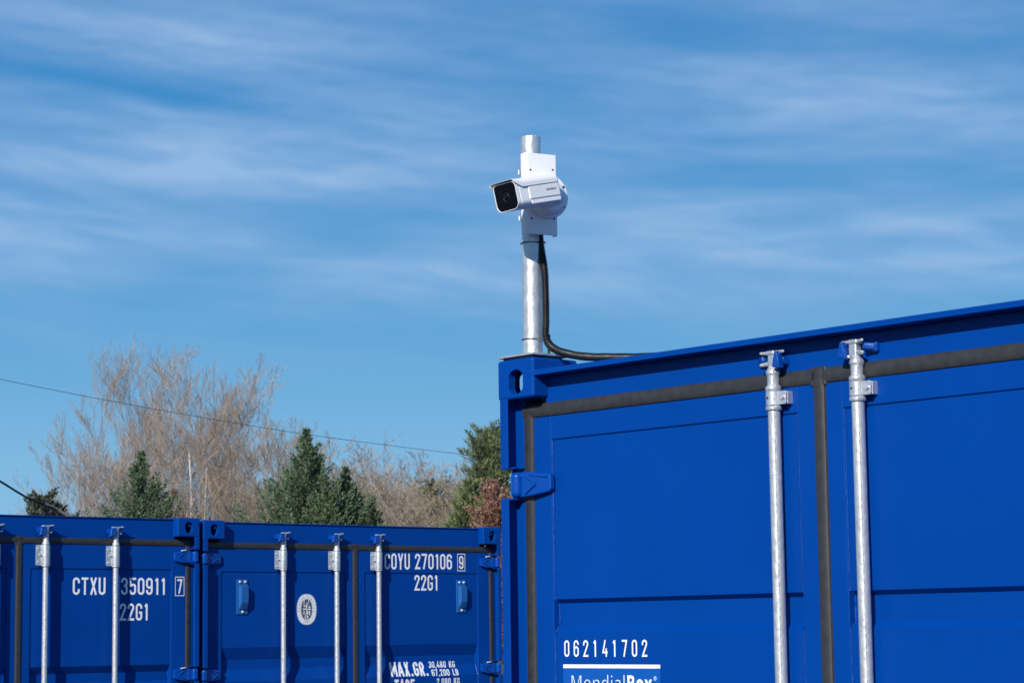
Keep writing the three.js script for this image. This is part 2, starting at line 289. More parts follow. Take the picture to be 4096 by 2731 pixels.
function wobbleBead(a, b, r, seed, n = 60) {                                 // a run of sealant or weld
  const R = mulberry(seed), pts = []; for (let i = 0; i <= n; i++) pts.push(a.clone().lerp(b, i / n).add(V((R() - .5) * r * .5, 0, (R() - .5) * r * .3)));
  const wob = Array.from({ length: n + 2 }, () => .65 + R() * .7), L = a.distanceTo(b); return tube(pts, r, 6, (l) => wob[Math.round(l / L * n)] ?? 1);
}
function profileAt(prof) { return (h) => { for (let i = 0; i < prof.length - 1; i++) if (h <= prof[i + 1][1] && h >= prof[i][1]) { const t = (h - prof[i][1]) / Math.max(1e-6, prof[i + 1][1] - prof[i][1]); return mix(prof[i][0], prof[i + 1][0], t); } return prof[0][0]; }; }

function makeContainer(o) {
  const root = thing('shipping_container', o.label, 'container', o.group);
  const near = o.near, gm = M.rubber;
  const DP = -0.058;                                                         // face of the door frames
  // corner castings
  for (const right of [0, 1]) for (const low of [0, 1]) for (const back of [0, 1]) {
    let g = (near ? castingOpen : castingClosed).clone();
    if (right) g = mirrored(g, 0, MID);
    if (low) g = mirrored(g, 1, -CT / 2);
    if (back) g = mirrored(g, 2, -Ln / 2);
    obj('corner_casting', g.translate(0, CT, 0), M.paint, root);
  }
  // the end frame
  const hd = [];
  if (near) hd.push(bar(.158, 2.28, .040, .056, -.1, -.001, .002), bar(.15, 2.288, .056, .152, -.078, -.058));
  else hd.push(bar(.15, 2.288, .012, .152, -.075, -.055), bar(.158, 2.28, .006, .013, -.1, -.047, .002));
  obj('door_header', hd, M.paint, root);
  obj('door_sill', [bar(.158, 2.28, CT - .14, CT - .02, -.12, -.055)], M.paint, root);
  // side walls, roof, far end: corrugated sheets
  const cor = (n, len, pitch, depth) => { const q = []; for (let x = 0; x < len; x += pitch) q.push([x, 0], [x + pitch * .25, 0], [x + pitch * .5, depth], [x + pitch * .75, depth]); q.push([len, 0]); return q.filter(([x]) => x <= len); };
  const sheet = (pts, f0, f1) => { const pos = []; for (let i = 0; i < pts.length - 1; i++) { const A = f0(pts[i]), B = f0(pts[i + 1]), C = f1(pts[i + 1]), D = f1(pts[i]); pos.push(...A, ...B, ...C, ...A, ...C, ...D); } const g = new THREE.BufferGeometry(); g.setAttribute('position', new THREE.Float32BufferAttribute(pos, 3)); g.computeVertexNormals(); return g; };
  const sp = cor(0, Ln - .34, .278, .034);
  for (const right of [0, 1]) {
    const x = (d) => (right ? Wd - .012 - d : .012 + d);
    obj('side_wall', sheet(sp, ([q, d]) => [x(d), .12, -.17 - q], ([q, d]) => [x(d), CT - .06, -.17 - q]), M.paint, root);
    obj('top_rail', bar(right ? Wd - .066 : .004, right ? Wd - .004 : .066, .03, .09, -Ln + .15, -.15), M.paint, root);
    obj('bottom_rail', [bar(right ? Wd - .056 : .004, right ? Wd - .004 : .056, CT - .13, CT - .015, -Ln + .15, -.15)], M.paint, root);
  }
  const roofY = CT - (near ? .046 : .03);
  obj('roof', sheet(cor(0, Ln - .22, .209, .02), ([q, d]) => [.02, roofY - d, -.08 - q], ([q, d]) => [Wd - .02, roofY - d, -.08 - q]), M.paint, root);
  obj('end_wall', sheet(cor(0, Wd - .3, .25, .04), ([q, d]) => [.15 + q, .1, -Ln + .03 + d], ([q, d]) => [.15 + q, CT - .05, -Ln + .03 + d]), M.paint, root);
  obj('container_floor', [bar(.05, Wd - .05, CT - .16, CT - .12, -Ln + .1, -.1)], M.blackPlastic, root);

  // corner posts: an open channel whose front flange is cut away at the hinges
  const hinges = o.hinges, HH = .076;
  for (const right of [0, 1]) {
    const S = (a, b) => (right ? [Wd - b, Wd - a] : [a, b]), geos = [];
    geos.push(bar(...S(.012, near ? .056 : .034), .11, CT - .11, -.13, -.056, .004));
    geos.push(bar(...S(.006, .0125), .112, CT - .11, -.13, -.047, .002));
    let from = .113;
    for (const h of [...hinges, null]) {
      const to = h === null ? CT - .112 : h - .008;
      geos.push(bar(...S(near ? .008 : .002, near ? .0415 : .036), from, to, -.0085, -.001, .003), bar(...S(near ? .0085 : .0025, near ? .0165 : .0105), from + .001, to - .001, -.06, -.004, .002));
      if (h !== null) geos.push(bar(...S(.0125, .056), to - .006, to - .0005, -.057, -.012, .002));
      from = h === null ? to : h + HH + .001;
      if (h !== null) geos.push(bar(...S(.0125, .05), from + .0005, from + .006, -.057, -.012, .002));
    }
    obj('corner_post', geos, M.paint, root);
  }
  // doors: frame, folded panel, seals
  const prof = o.profile, at = profileAt(prof), TOP = o.rail;
  const doors = [];
  for (const right of [0, 1]) {
    const S = (a, b) => (right ? [Wd - b, Wd - a] : [a, b]);
    const d = obj('door', [bar(...S(near ? .094 : .066, .172), .172, CT - .15, -.11, DP, .004), bar(...S(1.141, 1.2), .172, CT - .15, -.11, DP, .004),
      bar(...S(.17, 1.143), .172, TOP, -.09, DP - .0006, .004), bar(...S(.17, 1.143), CT - .3, CT - .151, -.09, DP - .0006, .004)], M.paint, root);
    obj('door_panel', extrudeAlong(prof, ...S(.168, 1.145)), M.paint, d);
    const beads = [];
    for (let i = 0; i < prof.length - 1; i++) for (const x of S(.1735, 1.1395)) if (Math.abs(x - (right ? Wd - .1735 : .1735)) < .001 || near)
      if (prof[i][1] < 1.3 && i > 0) beads.push(wobbleBead(V(x, CT - Math.max(prof[i][1], TOP), prof[i][0] + .001), V(x, CT - Math.min(1.3, prof[i + 1][1]), prof[i + 1][0] + .001), near ? .0032 : .0026, 31 + i + right * 50, Math.max(6, Math.round((prof[i + 1][1] - prof[i][1]) / .014))));
    obj('sealant_bead', beads, M.paintGloss, d);
    // rubber seals round the leaf
    const dome = (a, b, lift) => { const q = [[DP - .02, a]]; for (let i = 0; i <= 14; i++) { const t = i / 14; q.push([DP - .002 + lift * Math.pow(Math.sin(Math.PI * Math.min(1, Math.max(0, t))), .38), mix(a, b, t)]); } q.push([DP - .02, b]); return q; };
    const up = (a, b, h0, h1, lift) => { const g = extrudeAlong(dome(a, b, lift), h0, h1); const p = g.attributes.position; for (let i = 0; i < p.count; i++) { const x = p.getX(i), y = CT - p.getY(i); p.setXY(i, y, CT - x); } return turned(g); };
    const geos = [extrudeAlong(dome(.131, .174, .009), ...S(near ? .052 : .03, MID + (right ? .02 : -.001)))];
    const vs = S(...(near ? [.054, .096] : [.030, .068])); geos.push(up(vs[0], vs[1], .15, CT - .12, .009));
    if (!right) geos.push(up(1.199, 1.2405, .135, CT - .12, .011), bar(1.192, 1.247, .128, .18, DP - .012, DP + .006, .006));
    const gk = obj('rubber_seal', geos, gm, d); gk.material.side = THREE.DoubleSide;
    // hinges
    doors.push(d);
  }
  for (const right of [0, 1]) for (const h of hinges) {
    const L = o.blade, t = near ? .014 : .012;
    const pts = [[.052, CT - h], [.09, CT - h - .001], [L - .006, CT - h - t * .8], [L, CT - h - t * 1.2], [L, CT - h - HH + t * 1.5], [L - .008, CT - h - HH + t * .9], [.1, CT - h - HH + .002], [.052, CT - h - HH]];
    const bl = prism(pts, .024, .005, 3).translate(0, 0, DP - .001), p = bl.attributes.position;
    for (let i = 0; i < p.count; i++) { const k = smooth(L + .02, .07, p.getX(i)); p.setZ(i, DP + (p.getZ(i) - DP) * mix(.7, 1.25, k)); }
    bl.computeVertexNormals();
    let geos = [bl, new RoundedBoxGeometry(near ? .036 : .038, HH - .001, .036, 4, .015).translate(near ? .05 : .021, CT - h - HH / 2, near ? -.03 : -.022), ...(near ? [] : [new RoundedBoxGeometry(.045, HH - .008, .012, 2, .003).translate(.045, CT - h - HH / 2, -.034)]),
      rod(V(.085, CT - h - .012, -.0305), V(.128, CT - h - HH / 2, -.034), .004, .0045), rod(V(.085, CT - h - HH + .012, -.0305), V(.128, CT - h - HH / 2, -.034), .004, .0045),
      rod(V(.1, CT - h - .011, -.033), V(L - .012, CT - h - .02, -.0385), .0035, .003)];
    if (right) geos = geos.map((g) => mirrored(g, 0, MID));
    const hg = obj('hinge', geos, M.paintGloss, root);
    if (!near && right) obj('hinge_washer', new RoundedBoxGeometry(.03, .007, .02, 2, .003).rotateZ(.12).translate(Wd - .1, CT - h + .002, -.03), M.pale, hg);
  }
  // locking rods
  for (const [s, flip] of o.rods) {
    const P = o.rodDepth, f = flip ? -1 : 1;
    const r = obj('locking_rod', near ? [cyl(.0165, .0165, .225, CT - .12, s, P, 28)] : [cyl(.0163, .0163, .29, CT - .12, s, P, 24)], M.galvRod, root);
    if (near) {
      obj('rod_collar', lathe([[.0001, .116], [.010, .116], [.0135, .120], [.0182, .128], [.0195, .134], [.0185, .1385], [.0162, .140], [.0160, .164], [.0175, .167], [.0212, .170], [.0215, .181], [.0168, .182]], s, P), M.galv, r);
      obj('rod_collar', lathe([[.0165, .220], [.0215, .2205], [.022, .224], [.0217, .2305], [.0205, .232], [.0165, .232]], s, P), M.galv, r);
      const c = V(s, CT, P);
      obj('cam_head', [new RoundedBoxGeometry(.026, .046, .024, 3, .005).translate(c.x - f * .004, CT - .098, P), new RoundedBoxGeometry(.030, .012, .026, 3, .004).translate(c.x - f * .002, CT - .081, P + .002),
        ...horn(V(s, CT - .082, P + .004), V(s + f * .030, CT - .080, P + .012), .0062, .0042), ...horn(V(s, CT - .108, P + .002), V(s + f * .030, CT - .111, P + .012), .0072, .0052),
        ...horn(V(s - f * .004, CT - .119, P), V(s - f * .030, CT - .117, P + .014), .0058, .004), ...horn(V(s, CT - .080, P), V(s - f * .042, CT - .080, P + .006), .006, .0042), lathe([[.0001, .106], [.011, .108], [.0135, .12]], s, P)].flat(), M.galv, r);
      const sl = obj('rod_bracket', [lathe([[.017, .182], [.0205, .182], [.0208, .184], [.0208, .217], [.0205, .2195], [.017, .2195]], s, P), prism([[s + .006, CT - .183], [s + .046, CT - .183], [s + .0485, CT - .186], [s + .0485, CT - .2145], [s + .045, CT - .2185], [s + .006, CT - .2185]], .005, .0015).translate(0, 0, P + .002),
        new RoundedBoxGeometry(.015, .034, .022, 2, .002).translate(s + .04, CT - .2008, P - .012)], M.galv, r);
      obj('bolt_head', rod(V(s + .039, CT - .2, P + .006), V(s + .039, CT - .2, P + .013), .0062, .0056, 6), M.steel, sl);
      obj('grease_hole', rod(V(s - .003, CT - .2, P + .0195), V(s - .003, CT - .2, P + .0212), .0034, .0034, 14), M.darkHole, sl);
      // blue keepers welded to the header on either side of the cam
      const k1 = [prism([[-.012, -.022], [.012, -.026], [.012, -.008], [.005, .018], [-.003, .018], [-.010, -.006]], .022, .004, 3).translate(s - f * .031, CT - .098, P + .004), new RoundedBoxGeometry(.018, .022, .03, 3, .005).translate(s - f * .031, CT - .104, P - .012)];
      const k2 = [new RoundedBoxGeometry(.036, .020, .020, 3, .007).rotateZ(-f * .12).rotateY(f * .5).translate(s + f * .04, CT - .096, P - .006), new RoundedBoxGeometry(.016, .026, .018, 3, .006).translate(s + f * .052, CT - .098, P - .015)];
      obj('cam_keeper', k1, M.paintGloss, root); obj('cam_keeper', k2, M.paintGloss, root);
    } else {
      obj('rod_collar', lathe([[.0001, .106], [.012, .107], [.0135, .112], [.0185, .120], [.0195, .126], [.0165, .131], [.0165, .160], [.0215, .164], [.0215, .176], [.0215, .180], [.0165, .180]], s, P), M.galv, r);
      const sl = obj('rod_bracket', [lathe([[.0165, .181], [.0235, .181], [.0235, .300], [.0165, .300]], s, P), prism([[s - .06, CT - .184], [s - .056, CT - .180], [s - .004, CT - .180], [s - .004, CT - .301], [s - .056, CT - .301], [s - .06, CT - .297]], .006, .0015).translate(0, 0, P - .014),
        prism([[s + .004, CT - .181], [s + .034, CT - .181], [s + .034, CT - .300], [s + .004, CT - .300]], .006, .0015).translate(0, 0, P - .014), new RoundedBoxGeometry(.014, .008, .012, 2, .002).translate(s - .036, CT - .24, P - .004), new RoundedBoxGeometry(.05, .11, .03, 2, .002).translate(s - .012, CT - .24, P - .028)], M.galv, r);
      for (const h of [.202, .281]) { obj('bolt_head', rod(V(s - .045, CT - h, P - .009), V(s - .045, CT - h, P - .001), .0075, .0065, 8), M.steel, sl); obj('bolt_hole', rod(V(s + .027, CT - h, P - .0095), V(s + .027, CT - h, P - .0072), .005, .005, 12), M.darkHole, sl); }
      obj('rod_collar', lathe([[.0163, .3], [.0225, .3005], [.0225, .308], [.0163, .309]], s, P), M.galv, r);
      obj('cam_head', [new RoundedBoxGeometry(.022, .040, .026, 3, .005).translate(s + .002, CT - .086, P + .004), new RoundedBoxGeometry(.05, .011, .024, 3, .004).translate(s + f * .006, CT - .071, P + .006), ...horn(V(s, CT - .104, P + .004), V(s - .028, CT - .1, P + .016), .006, .004), ...horn(V(s, CT - .105, P), V(s + .030, CT - .108, P + .01), .0065, .0045), ...horn(V(s + .01, CT - .07, P + .006), V(s + .042, CT - .066, P + .014), .005, .004), lathe([[.0001, .1], [.012, .101], [.0125, .112]], s, P)].flat(), M.galv, r);
      obj('cam_keeper', [prism([[-.024, -.036], [.018, -.036], [.022, -.012], [.018, .016], [-.008, .016], [-.018, .006]], .03, .005, 3).translate(s - .030, CT - .088, P + .004 - (flip ? .004 : 0)), new RoundedBoxGeometry(.028, .03, .04, 3, .005).translate(s - .034, CT - .092, P - .014)], M.paintGloss, root);
      obj('cam_keeper', [new RoundedBoxGeometry(.026, .034, .036, 3, .006).translate(s + .036, CT - .089, P - .014)], M.paintGloss, root);
    }
  }
  root.position.set(...o.position); root.rotation.y = -o.yaw;
  root.updateMatrixWorld(true);
  return { root, doors, at };
}
const along = (yaw, s, p = 0) => V(Math.cos(yaw) * s - Math.sin(yaw) * p, 0, Math.sin(yaw) * s + Math.cos(yaw) * p);

// the container with the camera on its corner
const YN = 0.8614, YF = -0.7157, ON = V(-0.0454, 0, -6.7618), OF = V(-1.9352, -0.084, -14.2225);
const nearBox = makeContainer({
  near: true, label: 'bright blue shipping container with the white camera pole on its corner', position: ON.toArray(), yaw: YN, rail: .2425,
  profile: [[-.064, .2], [-.064, .2425], [-.0638, .47], [-.064, .706], [-.082, .718], [-.0815, .785], [-.064, .801], [-.063, 1.0], [-.064, 1.22], [-.082, 1.232], [-.082, 1.30], [-.064, 1.316], [-.064, 1.74], [-.082, 1.752], [-.082, 1.82], [-.064, 1.836], [-.064, CT - .2]],
  hinges: [.331, .99, 1.64, 2.2], blade: .185, rods: [[1.078, true], [1.366, false]], rodDepth: -.037,
});
{
  const d = nearBox.doors[0];
  '062141702'.split('').forEach((ch, i) => { const s = .2105 + i * .0403; put('serial_digit', ch, s, s + (ch === '1' ? .0175 : .0215), .824, .871, nearBox.at, d, { t: .115, thin: 1 }); });
  // sticker with the maker's name: white bar over a blue field
  const cv = document.createElement('canvas'); cv.width = 1600; cv.height = 720; const c = cv.getContext('2d');
  c.fillStyle = '#0058b2'; c.fillRect(0, 0, 1600, 720); c.fillStyle = '#ffffff'; c.fillRect(0, 0, 1600, 42); c.fillStyle = '#e9e6f4'; c.fillRect(1535, 0, 65, 42);
  c.fillStyle = '#ffffff'; c.font = '230px sans-serif'; c.save(); c.translate(112, 306); c.scale(1.11, 1.12); c.strokeStyle = '#0058b2'; c.lineWidth = 8; c.fillText('Mondial', 0, 0); c.strokeText('Mondial', 0, 0); c.restore();
  c.font = 'bold 250px sans-serif'; c.save(); c.translate(1048, 306); c.scale(.94, 1.05); c.lineWidth = 10; c.strokeStyle = '#ffffff'; c.fillText('Box', 0, 0); c.restore();
  c.font = '64px sans-serif'; c.fillText('®', 1488, 172);
  film('maker_sticker', cv, { x0: 0, x1: 1, y0: 0, y1: 1 }, .205, .605, .8925, 1.0725, nearBox.at, d, { transparent: false, roughness: .42 });
}
const farProfile = (a, b, c, d) => { const q = [[-.064, .25]]; for (const k of [0, .56, 1.12]) q.push([-.064, a + k], [-.092, b + k], [-.092, c + k], [-.064, d + k]); q.push([-.064, CT - .2]); return q; };
// two darker ones at the back, side by side
const boxC = makeContainer({
  label: 'dark blue shipping container with oval emblem and two small vents on its doors', group: 'containers side by side in the back row', position: OF.clone().add(along(YF, .005)).toArray(), yaw: YF, rail: .318,
  profile: farProfile(.79, .866, .925, 1.0), hinges: [.202, .92, 1.64, 2.3], blade: .158, rods: [[.6215, false], [1.0445, false], [1.3885, true]], rodDepth: -.024,
});
const boxL = makeContainer({
  label: 'dark blue shipping container in the back row numbered CTXU 350911 7', group: 'containers side by side in the back row', position: OF.clone().add(along(YF, -2.466, .012)).add(V(0, .0095, 0)).toArray(), yaw: YF, rail: .318,
  profile: farProfile(.893, .936, .99, 1.035), hinges: [.202, .92, 1.64, 2.3], blade: .158, rods: [[.59, false], [1.046, false], [1.372, true], [1.847, true]], rodDepth: -.016,
});
{
  const w = boxL.doors[1], o = 2.466 + .008;
  put('number_print', 'CTXU', o - .892, o - .668, .368, .471, boxL.at, w); put('number_print', '350911', o - .561, o - .244, .368, .471, boxL.at, w);
  put('check_digit', '7', o - .181, o - .113, .360, .479, () => -.0575, w, { box: true }); put('size_code_print', '22G1', o - .568, o - .366, .523, .626, boxL.at, w);
}
{
  const w = boxC.doors[1], k = .008, top = () => -.0582;
  put('number_print', 'COYU', 1.455 + k, 1.668 + k, .187, .293, top, w); put('number_print', '270106', 1.712 + k, 2.033 + k, .186, .290, top, w);
  put('check_digit', '9', 2.08 + k, 2.15 + k, .182, .301, top, w, { box: true }); put('size_code_print', '22G1', 1.71 + k, 1.914 + k, .328, .432, boxC.at, w);
  put('weight_print', 'MAX.GR.', 1.512 + k, 1.83 + k, .905, .999, boxC.at, w, { t: .17, gap: .1 });
  put('weight_print', '30,480 KG', 1.846 + k, 2.074 + k, .905, .948, boxC.at, w, { t: .15 }); put('weight_print', '67,200 LB', 1.858 + k, 2.090 + k, .958, 1.002, boxC.at, w, { t: .15 });
  put('weight_print', 'TARE', 1.535 + k, 1.705 + k, 1.018, 1.112, boxC.at, w, { t: .17, gap: .1 }); put('weight_print', '2,080 KG', 1.895 + k, 2.095 + k, 1.018, 1.062, boxC.at, w, { t: .15 });
  // oval emblem
  const cv = document.createElement('canvas'); cv.width = 640; cv.height = 800; const c = cv.getContext('2d');
  const oval = (rx, ry) => { c.beginPath(); for (let i = 0; i <= 120; i++) { const a = i / 120 * 2 * Math.PI, n = 2 / 2.35, x = 320 + rx * Math.sign(Math.cos(a)) * Math.abs(Math.cos(a)) ** n, y = 400 + ry * Math.sign(Math.sin(a)) * Math.abs(Math.sin(a)) ** n; i ? c.lineTo(x, y) : c.moveTo(x, y); } c.closePath(); };
  oval(316, 396); c.fillStyle = '#f4f5f7'; c.fill(); oval(300, 380); c.lineWidth = 6; c.strokeStyle = '#8b8f96'; c.stroke(); oval(176, 262); c.fillStyle = '#5d6068'; c.fill(); oval(188, 274); c.lineWidth = 5; c.strokeStyle = '#8b8f96'; c.stroke();
  c.fillStyle = '#6c7078'; c.textAlign = 'center'; c.textBaseline = 'middle'; c.font = 'bold 66px sans-serif';
  'BUREAU VERITAS'.split('').forEach((ch, i) => { const a = Math.PI * (1.06 - (i / 13) * 1.12), x = 320 + Math.cos(a) * 240, y = 395 - Math.sin(a) * 318; c.save(); c.translate(x, y); c.rotate(Math.PI / 2 - Math.atan2(Math.sin(a) * 240, Math.cos(a) * 318)); c.scale(.86, 1); c.fillText(ch, 0, 0); c.restore(); });
  '1828'.split('').forEach((ch, i) => { const a = -Math.PI / 2 + (i - 1.5) * .2, x = 320 + Math.cos(a) * 245, y = 400 - Math.sin(a) * 322; c.save(); c.translate(x, y); c.rotate((1.5 - i) * .15); c.fillText(ch, 0, 0); c.restore(); });
  c.strokeStyle = c.fillStyle = '#f4f5f7'; c.lineCap = 'round'; c.lineJoin = 'round';
  const line = (w, ...q) => { c.lineWidth = w; c.beginPath(); q.forEach(([x, y], i) => (i ? c.lineTo(x, y) : c.moveTo(x, y))); c.stroke(); };
  c.beginPath(); c.arc(318, 250, 18, 0, 7); c.fill(); line(36, [318, 300], [316, 360]); line(26, [316, 370], [330, 440]); line(22, [330, 440], [300, 520], [262, 600]); line(20, [332, 440], [346, 520], [340, 570]); line(16, [330, 300], [366, 240], [378, 200]); line(16, [306, 300], [262, 330], [236, 300]);
  c.beginPath(); c.arc(384, 180, 16, 0, 7); c.fill(); line(16, [236, 330], [236, 200]); line(26, [236, 190], [240, 160]); line(34, [215, 395], [275, 395]); line(34, [365, 395], [440, 395]); line(14, [215, 450], [215, 520], [248, 520], [248, 450]); line(24, [372, 460], [372, 500]); line(30, [414, 450], [414, 540]); line(10, [400, 470], [430, 450]); line(28, [385, 345], [430, 345]); line(14, [408, 340], [408, 300]);
  c.beginPath(); c.arc(348, 590, 26, 0, 7); c.fill(); line(10, [262, 622], [380, 622]); line(12, [320, 622], [320, 652]); line(8, [270, 640], [300, 640]); line(8, [342, 640], [372, 640]);
  film('oval_emblem', cv, { x0: 0, x1: 1, y0: 0, y1: 1 }, .744 + k, .901 + k, .455, .653, boxC.at, boxC.doors[0]);
  // ventilation covers
  for (const [i, s, h] of [[0, .328, .474], [1, 2.121, .471]]) {
    const v = obj('vent_cover', [prism([[-.041, -.109], [.041, -.109], [.041, .109], [-.041, .109]], .007, .002).translate(s, CT - h, -.0635)], M.vent, boxC.doors[i]);
    const b = new THREE.BoxGeometry(.064, .15, .03, 1, 4, 1).toNonIndexed(), p = b.attributes.position;
    for (let q = 0; q < p.count; q++) if (p.getZ(q) > 0) { const y = p.getY(q); p.setX(q, p.getX(q) * .78); if (y < -.02) p.setZ(q, mix(.015, -.008, smooth(-.03, -.08, y))); if (y > .07) p.setY(q, y - .012); }
    b.computeVertexNormals(); const g = [b.translate(s + .004, CT - h, -.0435)];
    for (let y = 0; y < 5; y++) g.push(new THREE.BoxGeometry(.044, .003, .004).translate(s + .004, CT - h - .046 - y * .0065, -.033 - y * .0026));
    obj('vent_hood', g, M.vent, v);
    for (const [dx, dy] of [[-.018, .094], [.022, .094], [.002, -.094]]) obj('screw', [new THREE.SphereGeometry(.0085, 12, 8).scale(1, 1, .6).translate(s + dx, CT - h + dy, -.0565), rod(V(s + dx, CT - h + dy, -.056), V(s + dx, CT - h + dy, -.046), .005, .003, 10)], M.pale, v);
  }
}

// ---------------------------------------------------------------- pole, camera and its bracket, conduit
const PX = ON.clone().add(along(YN, .081, -.071)), TOPY = CT;                // foot of the pole
{
  const g = thing('galvanized_pole', 'round galvanized steel pole standing on a square base plate on the container corner', 'pole');
  g.position.set(PX.x, TOPY, PX.z);
  const top = EYE + 1.474 - TOPY, hollow = new THREE.LatheGeometry([[.0262, .02], [.0262, top - .001], [.0275, top], [.0292, top], [.0300, top - .0015], [.0302, top - .014], [.0298, top - .016], [.0298, .006]].map(([r, y]) => new THREE.Vector2(r, y)), 40);
  obj('pole_tube', hollow, M.galv, g).rotation.set(.0, 0, -.0035);
  obj('base_plate', new RoundedBoxGeometry(.156, .0065, .150, 2, .0015).rotateY(-YN).translate(...along(YN, -.003, -.006).toArray()).translate(0, .0105, 0), M.galv, g);
  obj('weld_ring', new THREE.TorusGeometry(.031, .0035, 8, 36).rotateX(Math.PI / 2).translate(0, .0145, 0), M.galv, g);
  obj('shim_strip', new RoundedBoxGeometry(.13, .0065, .12, 1, .001).rotateY(-YN).translate(0, .0035, 0), M.blackPlastic, g);
}
const BY = 28 * Math.PI / 180, bn = V(Math.sin(BY), 0, Math.cos(BY)), br = V(Math.cos(BY), 0, -Math.sin(BY));   // the bracket looks along bn
{
  const g = thing('pole_bracket', 'white folded steel pole mount plate strapped to the galvanized pole', 'bracket');
  const y0 = EYE + 1.1675, y1 = EYE + 1.4105, c = PX.clone().addScaledVector(bn, .062).addScaledVector(br, .003);
  g.position.set(c.x, y0, c.z); g.rotation.y = BY;
  const w = .054, r = .013, t = .003, sh = new THREE.Shape();                // C-shaped sheet seen from above: x across, y = towards the back
  sh.moveTo(-w, .024); sh.lineTo(-w, r); sh.absarc(-w + r, r, r, Math.PI, 1.5 * Math.PI, false); sh.lineTo(w - r * .4, 0); sh.absarc(w - r * .4, r * .4, r * .4, -Math.PI / 2, 0, false); sh.lineTo(w, .024); sh.lineTo(w - t, .024); sh.lineTo(w - t, r * .5); sh.lineTo(w - r * .5, t); sh.lineTo(-w + r, t); sh.absarc(-w + r, r, r - t, 1.5 * Math.PI, Math.PI, true); sh.lineTo(-w + t, .024);
  obj('bracket_sheet', new THREE.ExtrudeGeometry(sh, { depth: y1 - y0, bevelEnabled: true, bevelSize: .0006, bevelThickness: .0006, bevelSegments: 1, curveSegments: 10 }).rotateX(-Math.PI / 2), M.whiteSteel, g);
  for (const [x, y] of [[-.036, .192], [.04, .198], [-.034, .046], [.042, .05]]) obj('screw_hole', rod(V(x, y, -.0005), V(x, y, .0012), .0031, .0031, 14), M.darkHole, g);
  // worm-drive straps round the pole, their screws out to the left
  for (const y of [.192, .053]) {
    const band = new THREE.TorusGeometry(.0312, .0016, 6, 40).rotateX(Math.PI / 2).scale(1, 4, 1).translate(0, y, -.062);
    const s = obj('strap', band, M.steel, g);
    obj('strap_screw', [rod(V(-.03, y, -.056), V(-.047, y + .001, -.052), .0035, .0035, 10), rod(V(-.038, y + .007, -.053), V(-.038, y - .007, -.053), .0022, .0022, 8), rod(V(-.0465, y + .007, -.052), V(-.0465, y - .0065, -.052), .0048, .0042, 10), new RoundedBoxGeometry(.008, .017, .008, 1, .002).translate(-.033, y, -.056)], M.steel, s);
  }
}
